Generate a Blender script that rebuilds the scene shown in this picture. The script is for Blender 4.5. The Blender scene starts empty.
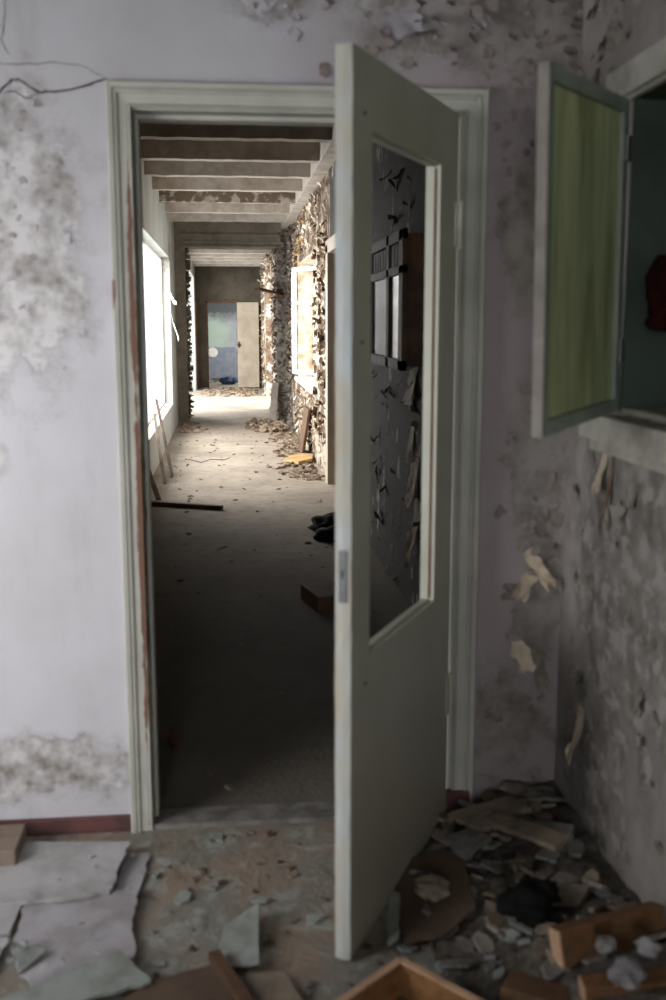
import bpy, bmesh, math, random
from mathutils import Vector, Matrix, noise
PI = math.pi
C = bpy.context.scene.collection
random.seed(7)
V = Vector

# ------------------------------------------------------------------ helpers
def lin(r, g, b):
    f = lambda c: (c/255/12.92 if c/255 <= .04045 else ((c/255+.055)/1.055)**2.4)
    return (f(r), f(g), f(b), 1)

def obj(name, bm, m, parent=None, smooth=False):
    me = bpy.data.meshes.new(name)
    bmesh.ops.recalc_face_normals(bm, faces=bm.faces)
    bm.to_mesh(me); bm.free()
    if smooth:
        for p in me.polygons: p.use_smooth = True
    me.materials.append(m)
    o = bpy.data.objects.new(name, me); C.objects.link(o)
    if parent: o.parent = parent
    return o

def tag(o, label=None, cat=None, group=None, kind=None):
    if label: o['label'] = label
    if cat: o['category'] = cat
    if group: o['group'] = group
    if kind: o['kind'] = kind
    return o

def empty(name, loc, rz=0):
    o = bpy.data.objects.new(name, None); C.objects.link(o)
    o.location = loc; o.rotation_euler = (0, 0, rz); o.empty_display_size = .05
    return o

def box(bm, a, b, bev=0, M=None):
    x0, y0, z0 = a; x1, y1, z1 = b
    vs = [bm.verts.new(p) for p in ((x0,y0,z0),(x1,y0,z0),(x1,y1,z0),(x0,y1,z0),(x0,y0,z1),(x1,y0,z1),(x1,y1,z1),(x0,y1,z1))]
    fs = [bm.faces.new([vs[i] for i in f]) for f in ((3,2,1,0),(4,5,6,7),(0,1,5,4),(1,2,6,5),(2,3,7,6),(3,0,4,7))]
    if bev:
        es = list({e for f in fs for e in f.edges})
        r = bmesh.ops.bevel(bm, geom=es, offset=bev, segments=2, affect='EDGES', profile=.6)
        vs = list({v for f in r['faces'] for v in f.verts} | {v for v in vs if v.is_valid})
    if M is not None:
        for v in vs: v.co = M @ v.co
    return bm

def B(*args, **k):
    bm = bmesh.new()
    return box(bm, *args, **k)

def boxes(lst, bev=0):
    bm = bmesh.new()
    for a, b in lst: box(bm, a, b, bev)
    return bm

def bar_between(bm, p, q, w, t, bev=0, roll=0):
    """rectangular bar from p to q"""
    p, q = V(p), V(q); d = q-p; L = d.length; d.normalize()
    up = V((0,0,1)) if abs(d.z) < .9 else V((0,1,0))
    s = d.cross(up).normalized(); u = s.cross(d)
    if roll:
        R = Matrix.Rotation(roll, 3, d); s = R@s; u = R@u
    M = Matrix((( d.x,s.x,u.x,p.x),(d.y,s.y,u.y,p.y),(d.z,s.z,u.z,p.z),(0,0,0,1)))
    return box(bm, (0,-w/2,-t/2), (L,w/2,t/2), bev, M)

def slab(bm, pts, th, jit=0, step=.03):
    """flat irregular plate; pts = top outline (x,y,z)"""
    out = []
    n = len(pts)
    for i in range(n):
        a, b = V(pts[i]), V(pts[(i+1) % n]); L = (b-a).length
        k = max(1, int(L/step)) if jit else 1
        for j in range(k):
            p = a.lerp(b, j/k)
            if jit and j: p += V((random.uniform(-jit,jit), random.uniform(-jit,jit), 0))
            out.append(p)
    top = [bm.verts.new(p) for p in out]
    bot = [bm.verts.new(p-V((0,0,th))) for p in out]
    bm.faces.new(top); bm.faces.new(bot[::-1])
    for i in range(len(out)):
        j = (i+1) % len(out)
        bm.faces.new([top[j], top[i], bot[i], bot[j]])
    return bm

def shard(bm, c, r, th, tilt=.5, asp=.6, rng=random):
    n = rng.randint(4, 7)
    R = Matrix.Rotation(rng.uniform(0, 2*PI), 3, 'Z') @ Matrix.Rotation(rng.uniform(-tilt, tilt), 3, 'X') @ Matrix.Rotation(rng.uniform(-tilt, tilt), 3, 'Y')
    ang = sorted(rng.uniform(0, 2*PI/n*.7)+2*PI*i/n for i in range(n))
    P = [V((math.cos(a)*r*rng.uniform(.8, 1.15), math.sin(a)*r*asp*rng.uniform(.8, 1.15), 0)) for a in ang]
    top = [bm.verts.new(V(c)+R@(p*.93+V((0,0,th/2)))) for p in P]
    bot = [bm.verts.new(V(c)+R@(p-V((0,0,th/2)))) for p in P]
    bm.faces.new(top); bm.faces.new(bot[::-1])
    for i in range(n):
        j = (i+1) % n
        bm.faces.new([top[j], top[i], bot[i], bot[j]])
    return bm

def lump(bm, c, r, squash=.7, seed=0, sub=2):
    res = bmesh.ops.create_icosphere(bm, subdivisions=sub, radius=1)
    for v in res['verts']:
        d = v.co.normalized()
        k = 1+.55*noise.noise(d*1.7+V((seed*3.1,seed,0)))+.25*noise.noise(d*4+V((seed,0,seed)))
        v.co = V(c)+V((d.x*r*k, d.y*r*k, d.z*r*k*squash))
    return bm

def flake(bm, p, n, rot, w, h, curl, rng=random, nu=4, nv=4, off=.001):
    """curled paint scale, attached along one edge on a wall with normal n"""
    n = V(n).normalized()
    up = V((0,0,1)) if abs(n.z) < .9 else V((0,1,0))
    t = up.cross(n).normalized(); u = n.cross(t)
    D = u*math.cos(rot)+t*math.sin(rot); T = D.cross(n)
    g = []
    a = 0; al = 0; ou = off
    wj = [rng.uniform(.6, 1.1) for _ in range(nv+1)]; sk = rng.uniform(-.4, .4)
    for j in range(nv+1):
        if j:
            a += curl/nv; al += h/nv*math.cos(a); ou += abs(h/nv*math.sin(a))
        row = []
        for i in range(nu+1):
            s = (i/nu-.5)
            ed = 1.0 if 0 < i < nu else rng.uniform(.75, 1.2)
            q = V(p)+T*(s*w*wj[j]*ed + sk*al*.5)+D*(al*(1+ (rng.uniform(-.15,.15) if j else 0)))+n*(ou+.15*w*s*s*(j/nv))
            row.append(bm.verts.new(q))
        g.append(row)
    for j in range(nv):
        for i in range(nu):
            bm.faces.new([g[j][i], g[j][i+1], g[j+1][i+1], g[j+1][i]])

# ------------------------------------------------------------------ materials
class NT:
    def __init__(s, name):
        s.m = bpy.data.materials.new(name); s.m.use_nodes = True
        s.t = s.m.node_tree; s.b = s.t.nodes['Principled BSDF']
        s.co = s.t.nodes.new('ShaderNodeTexCoord').outputs['Object']
    def n(s, ty, **k):
        o = s.t.nodes.new(ty)
        for a, v in k.items():
            if a in o.inputs.keys() if hasattr(o.inputs, 'keys') else False: pass
            setattr(o, a, v)
        return o
    def link(s, a, b): s.t.links.new(a, b)
    def mapping(s, sc=(1,1,1), loc=(0,0,0), src=None):
        o = s.n('ShaderNodeMapping'); o.inputs['Scale'].default_value = sc; o.inputs['Location'].default_value = loc
        s.link(src or s.co, o.inputs['Vector']); return o.outputs[0]
    def noise(s, scale, det=4, rough=.6, src=None, dist=0):
        o = s.n('ShaderNodeTexNoise'); o.inputs['Scale'].default_value = scale; o.inputs['Detail'].default_value = det
        o.inputs['Roughness'].default_value = rough; o.inputs['Distortion'].default_value = dist
        s.link(src or s.co, o.inputs['Vector']); return o.outputs['Fac']
    def voro(s, scale, src=None, feature='F1'):
        o = s.n('ShaderNodeTexVoronoi'); o.feature = feature; o.inputs['Scale'].default_value = scale
        s.link(src or s.co, o.inputs['Vector']); return o
    def ramp(s, f, a, b, ca=(0,0,0,1), cb=(1,1,1,1)):
        o = s.n('ShaderNodeValToRGB'); o.color_ramp.elements[0].position = a; o.color_ramp.elements[1].position = b
        o.color_ramp.elements[0].color = ca; o.color_ramp.elements[1].color = cb
        s.link(f, o.inputs[0]); return o.outputs[0]
    def mix(s, f, a, b, blend='MIX'):
        o = s.n('ShaderNodeMix'); o.data_type = 'RGBA'; o.blend_type = blend
        for sk, v in ((o.inputs[0], f), (o.inputs[6], a), (o.inputs[7], b)):
            if isinstance(v, (int, float, tuple)): sk.default_value = v
            else: s.link(v, sk)
        return o.outputs[2]
    def math(s, op, a, b=0):
        o = s.n('ShaderNodeMath'); o.operation = op
        for sk, v in ((o.inputs[0], a), (o.inputs[1], b)):
            if isinstance(v, (int, float)): sk.default_value = v
            else: s.link(v, sk)
        return o.outputs[0]
    def blobs(s, lst):
        """lst: (centre xyz, radius xyz) -> max(1-|p-c|/r)"""
        cur = None
        for c, r in lst:
            mp = s.n('ShaderNodeMapping'); mp.vector_type = 'TEXTURE'
            mp.inputs['Location'].default_value = c; mp.inputs['Scale'].default_value = r
            s.link(s.co, mp.inputs['Vector'])
            L = s.n('ShaderNodeVectorMath'); L.operation = 'LENGTH'; s.link(mp.outputs[0], L.inputs[0])
            v = s.math('SUBTRACT', 1.0, L.outputs['Value'])
            cur = v if cur is None else s.math('MAXIMUM', cur, v)
        return cur
    def bump(s, h, st=.3, d=.01):
        o = s.n('ShaderNodeBump'); o.inputs['Strength'].default_value = st; o.inputs['Distance'].default_value = d
        s.link(h, o.inputs['Height']); s.link(o.outputs[0], s.b.inputs['Normal']); return o
    def done(s, col, rough=.85, spec=.3, metal=0):
        if isinstance(col, tuple): s.b.inputs['Base Color'].default_value = col
        else: s.link(col, s.b.inputs['Base Color'])
        if isinstance(rough, (int, float)): s.b.inputs['Roughness'].default_value = rough
        else: s.link(rough, s.b.inputs['Roughness'])
        s.b.inputs['Specular IOR Level'].default_value = spec
        s.b.inputs['Metallic'].default_value = metal
        return s.m

def simple(name, c, c2=None, sc=12, rough=.8, spec=.3, bump=.2, bd=.004, metal=0, stretch=(1,1,1), lo=.4, hi=.65):
    t = NT(name); mp = t.mapping(stretch)
    f = t.noise(sc, 5, .65, mp)
    col = t.mix(t.ramp(f, lo, hi), c, c2 or tuple(x*.6 for x in c[:3])+(1,))
    if bump: t.bump(t.noise(sc*4, 4, .7, mp), bump, bd)
    return t.done(col, rough, spec, metal)

def peeled_wall(name, base, base2, stain, under, blobs, gate=.5, crust=None, bscale=9, amp=1.1, right_tint=None):
    """painted plaster, blistered off inside the given areas"""
    t = NT(name)
    big = t.noise(1.6, 4, .6); fine = t.noise(bscale, 7, .7)
    col = t.mix(t.ramp(big, .35, .7), base, base2)
    dirt = t.noise(7, 5, .7, t.mapping((1,1,.25)))
    col = t.mix(t.math('MULTIPLY', t.ramp(dirt, .52, .8), .3), col, stain)
    bl = t.blobs(blobs)
    if right_tint:
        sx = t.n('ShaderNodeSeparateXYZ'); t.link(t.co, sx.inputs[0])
        k = t.ramp(t.math('ADD', sx.outputs[0], t.math('MULTIPLY', t.math('SUBTRACT', big, .5), .5)), .05, .75)  # paint and underlayer turn darker mauve-brown toward the right
        col = t.mix(k, col, right_tint[0])
    m = t.math('ADD', bl, t.math('MULTIPLY', t.math('SUBTRACT', fine, .5), amp*2))
    mask = t.ramp(m, gate-.12, gate+.04)
    halo = t.ramp(m, gate-.45, gate)
    mot = t.noise(11, 6, .62)
    ucol = t.mix(t.ramp(mot, .40, .68), under, stain)
    if right_tint: ucol = t.mix(k, ucol, t.mix(t.ramp(mot, .40, .68), right_tint[2], right_tint[1]))
    if crust: ucol = t.mix(t.ramp(t.noise(14, 5, .7, t.mapping((1,1,1),(3,1,7))), .5, .56), ucol, crust)
    col = t.mix(t.math('MULTIPLY', halo, .35), col, stain)
    col = t.mix(mask, col, ucol)
    h = t.math('SUBTRACT', t.math('MULTIPLY', fine, .35), t.math('MULTIPLY', mask, .5))
    h = t.math('ADD', h, t.math('MULTIPLY', mot, .5))
    t.bump(h, .45, .010)
    return t.done(col, .88, .2)

M = {}
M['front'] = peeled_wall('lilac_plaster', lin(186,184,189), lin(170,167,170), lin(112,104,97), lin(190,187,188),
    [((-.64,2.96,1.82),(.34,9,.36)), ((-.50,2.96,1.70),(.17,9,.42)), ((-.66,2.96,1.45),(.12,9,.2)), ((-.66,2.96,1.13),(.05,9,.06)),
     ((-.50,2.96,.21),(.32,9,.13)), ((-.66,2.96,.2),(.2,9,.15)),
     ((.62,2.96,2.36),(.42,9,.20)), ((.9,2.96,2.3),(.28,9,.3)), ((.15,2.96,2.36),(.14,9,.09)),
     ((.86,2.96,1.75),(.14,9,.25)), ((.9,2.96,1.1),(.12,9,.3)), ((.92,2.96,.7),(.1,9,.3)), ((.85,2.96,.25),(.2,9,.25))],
    gate=.40, right_tint=(lin(150,139,141), lin(104,98,92), lin(140,134,130)))
M['right'] = peeled_wall('grey_peeling_plaster', lin(150,144,140), lin(128,122,118), lin(92,85,79), lin(134,129,124),
    [((.99,2.3,.9),(9,.8,.7)), ((.99,2.6,.4),(9,.3,.6)), ((.99,2.2,2.4),(9,.9,.25)), ((.99,2.66,1.1),(9,.12,.18))], gate=.42, crust=lin(150,145,140))
M['hallleft'] = peeled_wall('pale_hall_plaster', lin(168,169,164), lin(150,152,146), lin(120,114,104), lin(140,134,124),
    [((-.75,14.5,2.4),(9,.5,.4)), ((-.75,15.8,1.4),(9,.3,1.2))], gate=.62)
M['shade'] = simple('dim_plaster', lin(104,100,98), lin(84,80,78), 3)
def hall_right():
    t = NT('flaking_hall_plaster')
    a = t.noise(2.2, 7, .72, None, .4); b = t.noise(8, 7, .75); c = t.noise(30, 6, .75)
    col = t.mix(t.ramp(b, .42, .6), lin(196,184,168), lin(150,134,116))
    dark = t.mix(t.ramp(c, .35, .6), lin(74,56,44), lin(128,108,88))
    m = t.ramp(a, .47, .53)
    m2 = t.ramp(t.math('ADD', b, t.math('MULTIPLY', a, .5)), .80, .84)
    col = t.mix(m, col, dark)
    col = t.mix(m2, col, lin(86,64,50))
    h = t.math('ADD', t.math('MULTIPLY', m, -.8), t.math('ADD', b, t.math('MULTIPLY', c, .5)))
    t.bump(h, 1.0, .03)
    return t.done(col, .9, .2)
M['hallright'] = hall_right()
def dark_peel():
    t = NT('dark_stripped_plaster')
    b = t.noise(5, 7, .7, t.mapping((1,1,.6))); c = t.noise(28, 6, .75)
    col = t.mix(t.ramp(c, .35, .65), lin(48,43,39), lin(72,66,60))
    col = t.mix(t.ramp(b, .60, .62), col, lin(176,170,164))
    t.bump(t.math('ADD', b, t.math('MULTIPLY', c, .4)), .9, .03)
    return t.done(col, .85, .25)
M['nearright'] = dark_peel()
def concrete():
    t = NT('dusty_concrete')
    a = t.noise(1.3, 6, .65); b = t.noise(9, 6, .7); c = t.noise(55, 4, .7)
    col = t.mix(t.ramp(a, .35, .65), lin(158,148,134), lin(128,118,106))
    col = t.mix(t.math('MULTIPLY', t.ramp(b, .5, .72), .6), col, lin(88,78,68))
    col = t.mix(t.math('MULTIPLY', t.ramp(c, .6, .7), .5), col, lin(180,172,160))
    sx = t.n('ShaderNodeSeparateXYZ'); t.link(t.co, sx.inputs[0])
    near = t.ramp(t.math('DIVIDE', t.math('ADD', sx.outputs[1], t.math('MULTIPLY', a, 2)), 20), .28, .52, (1,1,1,1), (0,0,0,1))  # shade of the near hallway put into the floor colour
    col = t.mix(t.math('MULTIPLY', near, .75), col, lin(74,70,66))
    t.bump(t.math('ADD', b, c), .5, .012)
    return t.done(col, .85, .2)
M['concrete'] = concrete()
def roomfloor():
    t = NT('dirty_tile_floor')
    a = t.noise(3.5, 6, .65); b = t.noise(11, 6, .7, None, .5); c = t.noise(60, 4, .7)
    col = t.mix(t.ramp(a, .42, .58), lin(122,118,110), lin(134,118,104))
    col = t.mix(t.math('MULTIPLY', t.ramp(b, .53, .6), .7), col, lin(150,152,146))
    col = t.mix(t.math('MULTIPLY', t.ramp(b, .30, .42, (1,1,1,1), (0,0,0,1)), .6), col, lin(62,58,52))
    vo = t.voro(3.4, t.mapping((1,1,.001)), 'DISTANCE_TO_EDGE')
    t.bump(t.math('ADD', t.math('MULTIPLY', b, 1.0), t.math('MULTIPLY', c, .3)), .7, .015)
    return t.done(col, .6, .35)
M['floor'] = roomfloor()
M['rib'] = simple('whitewashed_rib', lin(186,178,168), lin(160,150,138), 6, .9, .1, .3, .006, stretch=(1,1,1))
M['rib_stain'] = simple('stained_rib', lin(176,168,158), lin(112,98,84), 9, .9, .1, .4, .01, lo=.42, hi=.52)
M['ceil'] = simple('grey_ceiling', lin(168,160,150), lin(140,130,120), 3, .9, .1, .3, .01)
M['header'] = simple('grey_header', lin(132,126,114), lin(108,102,92), 4, .9, .1, .3, .01)
def casing():
    t = NT('worn_grey_green_paint')
    f = t.noise(5, 4, .6)
    col = t.mix(t.ramp(f, .35, .7), lin(176,174,166), lin(156,155,146))
    sp = t.noise(9, 6, .75, t.mapping((6,3,1)))
    bl = t.blobs([((-.252,2.95,.85),(.018,9,1.1)), ((-.256,2.95,1.6),(.014,9,.5)), ((-.303,2.95,1.58),(.012,9,.07))])
    m = t.math('ADD', t.math('MULTIPLY', bl, .5), t.math('SUBTRACT', sp, .5))
    col = t.mix(t.ramp(m, .20, .24), col, lin(112,84,70))
    m2 = t.ramp(t.noise(14, 6, .8, t.mapping((1,1,.5),(4,4,4))), .66, .69)
    col = t.mix(t.math('MULTIPLY', m2, .6), col, lin(120,108,96))
    t.bump(t.math('ADD', f, sp), .25, .004)
    return t.done(col, .55, .35)
M['casing'] = casing()
def leafpaint():
    t = NT('old_cream_door_paint')
    f = t.noise(3, 5, .6)
    col = t.mix(t.ramp(f, .35, .7), lin(182,182,168), lin(158,158,144))
    ch = t.noise(16, 6, .8)
    col = t.mix(t.ramp(ch, .70, .73), col, lin(132,112,92))
    sp = t.n('ShaderNodeSeparateXYZ'); t.link(t.co, sp.inputs[0])
    low = t.ramp(t.math('ADD', sp.outputs[2], t.math('MULTIPLY', f, .4)), 0.15, 1.1, (1,1,1,1), (0,0,0,1))
    col = t.mix(t.math('MULTIPLY', low, .45), col, lin(140,116,98))
    t.bump(t.math('ADD', f, t.math('MULTIPLY', ch, .3)), .3, .004)
    return t.done(col, .45, .4)
M['leaf'] = leafpaint()
M['leafedge'] = simple('chipped_door_edge', lin(176,182,184), lin(176,164,140), 5, .6, .3, .5, .004, stretch=(1,1,.6))
M['steel'] = simple('dull_steel', lin(120,122,124), lin(96,94,92), 20, .45, .5, .1, .002, metal=.6)
M['redbrown'] = simple('red_brown_paint', lin(96,62,60), lin(76,54,52), 14, .7, .3, .3, .004)
M['redline'] = simple('rusty_red_putty', lin(126,86,72), lin(96,66,54), 20, .8)
def greenleaf():
    t = NT('green_streaked_glass_paint')
    f = t.noise(3, 6, .7, t.mapping((5,5,.6)), 1.2)
    g = t.noise(5, 6, .7, t.mapping((3,3,.9)), .8)
    col = t.mix(t.ramp(f, .35, .65), lin(204,212,160), lin(140,146,98))
    col = t.mix(t.math('MULTIPLY', t.ramp(g, .55, .7), .5), col, lin(206,222,174))
    t.bump(g, .15, .003)
    return t.done(col, .35, .5)
M['green'] = greenleaf()
M['greenframe'] = simple('grey_green_gloss', lin(142,152,138), lin(118,126,114), 8, .5, .4, .2, .003)
M['sashedge'] = simple('bare_cream_edge', lin(138,131,124), lin(112,104,96), 9, .6)
M['niche'] = simple('dark_teal_paint', lin(66,78,70), lin(50,58,50), 4, .5, .4, .2, .004)
M['nichetop'] = simple('olive_paint', lin(58,66,34), lin(40,46,24), 4, .5, .4, .2, .004)
M['sill'] = simple('grey_sill_paint', lin(176,172,162), lin(146,142,132), 10, .6, .3, .4, .006)
M['darkred'] = simple('dark_red_cloth', lin(62,22,22), lin(36,14,14), 18, .9, .1, .5, .01)
M['flake_lilac'] = simple('curled_lilac_paint', lin(176,170,176), lin(132,122,118), 10, .8, .2, .2, .003)
M['flake_grey'] = simple('curled_grey_paint', lin(138,130,122), lin(92,84,76), 12, .85, .2, .2, .003)
M['flake_mauve'] = simple('curled_mauve_brown_paint', lin(142,131,127), lin(108,98,92), 12, .85, .2, .2, .003)
M['flake_cream'] = simple('curled_cream_paint', lin(210,198,178), lin(150,130,108), 5, .85, .2, .2, .003)
M['flake_brown'] = simple('brown_underlayer', lin(130,110,92), lin(86,68,54), 5, .9, .1, .2, .003)
M['sheet'] = simple('dusty_vinyl_sheet', lin(162,158,162), lin(134,128,128), 7, .55, .35, .35, .004)
M['sheet2'] = simple('pale_dusty_tile', lin(166,163,164), lin(138,135,133), 6, .5, .35, .3, .004)
M['greentile'] = simple('pale_green_tile', lin(134,138,133), lin(108,108,102), 12, .5, .4, .3, .003)
M['beige'] = simple('beige_plaster_bits', lin(130,117,102), lin(96,86,76), 14, .85, .2, .4, .005)
M['greybits'] = simple('grey_plaster_bits', lin(118,114,110), lin(84,80,76), 14, .85, .2, .4, .005)
M['card'] = simple('brown_card', lin(92,76,64), lin(74,60,50), 6, .85, .2, .3, .004)
M['wood'] = simple('orange_brown_wood', lin(134,94,58), lin(104,72,44), 5, .55, .4, .2, .003, stretch=(8,8,8))
M['plank'] = simple('dull_brown_plank', lin(108,76,48), lin(84,60,40), 5, .6, .3, .2, .003, stretch=(8,8,8))
M['woodpale'] = simple('pale_sawn_wood', lin(190,156,128), lin(160,124,98), 9, .7)
M['wooddark'] = simple('dark_brown_wood', lin(96,70,48), lin(64,46,34), 5, .7, .3, .3, .004)
M['woodgrey'] = simple('weathered_wood', lin(128,114,102), lin(96,82,72), 6, .8, .2, .3, .004)
M['white'] = simple('white_plaster_lump', lin(150,148,148), lin(112,108,108), 10, .85, .2, .4, .008)
M['black'] = simple('sooty_black', lin(26,24,24), lin(14,13,13), 8, .9, .1)
M['winframe'] = simple('white_window_paint', lin(222,218,210), lin(190,182,170), 8, .6)
M['board'] = simple('grey_board', lin(150,142,134), lin(120,110,102), 4, .7)
M['rubble'] = simple('rubble_dust', lin(104,98,90), lin(66,60,54), 16, .9, .15, .8, .02)
M['hallrubble'] = simple('hall_debris', lin(150,134,116), lin(86,70,58), 14, .9, .15, .8, .02)
M['crack'] = simple('crack_shadow_gap', lin(70,62,62), lin(48,42,42), 20, .9, .1)
M['cream'] = simple('cream_door_paint', lin(170,158,140), lin(150,138,122), 3, .55, .3, .1, .003)
M['yellowwood'] = simple('yellowish_plank', lin(186,150,100), lin(150,118,78), 6, .7)
M['paper'] = simple('torn_white_paper', lin(230,226,216), lin(196,188,174), 6, .8)
def farwall():
    t = NT('mouldy_green_and_blue_wall')
    sp = t.n('ShaderNodeSeparateXYZ'); t.link(t.co, sp.inputs[0])
    n1 = t.noise(1.6, 6, .65); n2 = t.noise(6, 6, .7)
    up = t.mix(t.ramp(t.math('ADD', t.math('MULTIPLY', sp.outputs[0], .7), n1), -.05+.38, .62), lin(164,178,164), lin(146,146,150))
    z2 = t.math('ADD', sp.outputs[2], t.math('MULTIPLY', n2, .5))
    up = t.mix(t.ramp(t.math('SUBTRACT', z2, 1.2), .55, .85), up, lin(84,84,86))
    lo = t.mix(t.ramp(n2, .4, .6), lin(118,124,140), lin(138,138,140))
    k = t.ramp(t.math('ADD', sp.outputs[2], t.math('MULTIPLY', t.math('SUBTRACT', n2, .5), .1)), .84, .87)
    t.bump(n2, .4, .01)
    return t.done(t.mix(k, lo, up), .85, .2)
M['farwall'] = farwall()
def glassy():
    t = NT('dusty_cabinet_glass')
    f = t.noise(9, 4, .6)
    t.b.inputs['IOR'].default_value = 1.5
    return t.done(t.mix(t.ramp(f, .4, .7), lin(40,38,38), lin(70,66,62)), .08, .8)
M['glass'] = glassy()
def clearglass():
    t = NT('thin_clear_glass')
    t.b.inputs['Transmission Weight'].default_value = 1.0
    t.b.inputs['IOR'].default_value = 1.45
    return t.done((.9,.95,.93,1), .08, .5)
M['pane'] = clearglass()

# ------------------------------------------------------------------ the setting
def struct(name, bm, m, label=None, parent=None):
    o = obj(name, bm, m, parent); 
    if not parent:
        tag(o, label, 'wall' if 'wall' in name else name.split('_')[0], kind='structure')
    return o

RX = .99          # right wall of the front room
RT = .86          # right wall of the hall, near
OX0, OX1, OZ = -.243, .658, 2.062
FY, FY2 = 2.96, 3.08
floor = struct('floor', B((-2.3,-2.6,-.12),(RX+.35,FY+.03,0)), M['floor'], 'dirty front room floor with broken tiles and mud')
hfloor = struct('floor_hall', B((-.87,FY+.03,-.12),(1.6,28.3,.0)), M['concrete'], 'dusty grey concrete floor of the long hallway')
ceil = struct('ceiling', B((-2.3,-2.6,2.85),(RX+.35,FY2,2.97)), M['shade'], 'front room ceiling')

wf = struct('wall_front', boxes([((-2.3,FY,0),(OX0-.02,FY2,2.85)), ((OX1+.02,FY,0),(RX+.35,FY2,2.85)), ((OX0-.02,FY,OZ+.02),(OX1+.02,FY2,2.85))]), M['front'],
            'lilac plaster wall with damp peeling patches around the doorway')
# right wall with the hatch opening (y .9..2.55, z 1.27..2.03)
HY0, HY1, HZ0, HZ1 = 1.0, 2.56, 1.275, 2.045
wr = struct('wall_right', boxes([((RX,-2.6,0),(RX+.35,HY0,2.85)), ((RX,HY1,0),(RX+.35,FY,2.85)), ((RX,HY0,0),(RX+.35,HY1,HZ0)), ((RX,HY0,HZ1),(RX+.35,HY1,2.85))]), M['right'],
            'dark grey peeling plaster wall below and around the green hatch')
wl = struct('wall_left', boxes([((-2.3,-2.6,0),(-2.2,.5,2.85)), ((-2.3,2.3,0),(-2.2,FY,2.85)), ((-2.3,.5,0),(-2.2,2.3,.8)), ((-2.3,.5,2.4),(-2.2,2.3,2.85))]), M['shade'], 'left side wall of the front room with a window opening')
wb = struct('wall_back', boxes([((-2.3,-2.7,0),(-1.3,-2.6,2.85)), ((-.1,-2.7,0),(RX+.35,-2.6,2.85)), ((-1.3,-2.7,0),(-.1,-2.6,.85)), ((-1.3,-2.7,2.3),(-.1,-2.6,2.85))]), M['shade'], 'back wall of the front room with a window opening')
struct('baseboard_left', B((-2.2,FY-.015,0),(OX0-.066,FY,.05), bev=.004), M['redbrown'], 'red-brown painted skirting at the foot of the lilac wall')

# casing swept round the doorway
def sweep(prof, x0, x1, z1, y, zb=0.0):
    bm = bmesh.new(); rows = []
    for o_, h_ in prof:
        rows.append([bm.verts.new(p) for p in ((x0-o_, y-h_, zb), (x0-o_, y-h_, z1+o_), (x1+o_, y-h_, z1+o_), (x1+o_, y-h_, zb))])
    for a, b in zip(rows, rows[1:]):
        for i in range(3): bm.faces.new([a[i], a[i+1], b[i+1], b[i]])
    return bm
prof = [(0,-.01),(0,.012),(.006,.018),(.012,.012),(.016,.014),(.046,.016),(.050,.022),(.056,.024),(.062,.020),(.066,.026),(.082,.028),(.088,.022),(.088,0)]
prof = [(a*.74, b) for a, b in prof]
tr = struct('trim_1', sweep(prof, OX0, OX1+.006, OZ+.005, FY), M['casing'], 'worn grey-green moulded casing around the doorway')
bm = boxes([((OX0-.02,FY,0),(OX0,FY2+.01,OZ+.02)), ((OX1,FY,0),(OX1+.02,FY2+.01,OZ+.02)), ((OX0,FY,OZ),(OX1,FY2+.01,OZ+.02))])
struct('jamb_lining', bm, M['casing'], parent=tr)
bm = boxes([((OX0,FY+.05,0),(OX0+.012,FY2,OZ)), ((OX1-.012,FY+.06,0),(OX1,FY2,OZ)), ((OX0,FY+.06,OZ-.012),(OX1,FY2,OZ))])
struct('door_stop', bm, M['casing'], parent=tr)
struct('casing_block', B((OX1-.012,FY-.03,0.0),(OX1+.06,FY-.0,.085), bev=.004), M['redbrown'], parent=tr)
struct('threshold', B((OX0,FY-.01,-.01),(OX1,FY2-.02,.014), bev=.004), M['greybits'], parent=tr)

# cracks in the front wall (thin dark ribbons)
def crack(pts, w, parent, y=FY):
    bm = bmesh.new(); P = []
    for i in range(len(pts)-1):
        a, b = V((pts[i][0], y, pts[i][1])), V((pts[i+1][0], y, pts[i+1][1]))
        k = 4
        for j in range(k):
            p = a.lerp(b, j/k)
            if j: p += V((random.uniform(-.003,.003), 0, random.uniform(-.003,.003)))
            P.append(p)
    P.append(V((pts[-1][0], y, pts[-1][1])))
    pr = None
    for i, p in enumerate(P):
        d = (P[min(i+1,len(P)-1)]-P[max(i-1,0)]).normalized(); s = V((-d.z,0,d.x))
        ww = w*random.uniform(.4,1.1)*(.4 if i in (0,len(P)-1) else 1)
        q = (bm.verts.new(p+s*ww-V((0,.0012,0))), bm.verts.new(p-s*ww-V((0,.0012,0))))
        if pr: bm.faces.new([pr[0], q[0], q[1], pr[1]])
        pr = q
    obj('crack', bm, M['crack'], parent)
crack([(-.62,2.075),(-.584,2.10),(-.552,2.131),(-.531,2.131),(-.486,2.102),(-.442,2.103),(-.363,2.12),(-.305,2.141)], .0032, wf)
crack([(-.575,2.098),(-.545,2.103),(-.513,2.086),(-.486,2.102)], .0016, wf)
crack([(-.556,2.42),(-.559,2.328),(-.566,2.267),(-.575,2.23),(-.552,2.193)], .0015, wf)
crack([(-.62,2.175),(-.529,2.17),(-.44,2.178),(-.36,2.168),(-.305,2.138)], .0011, wf)
crack([(-.566,2.267),(-.62,2.25)], .001, wf)

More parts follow.
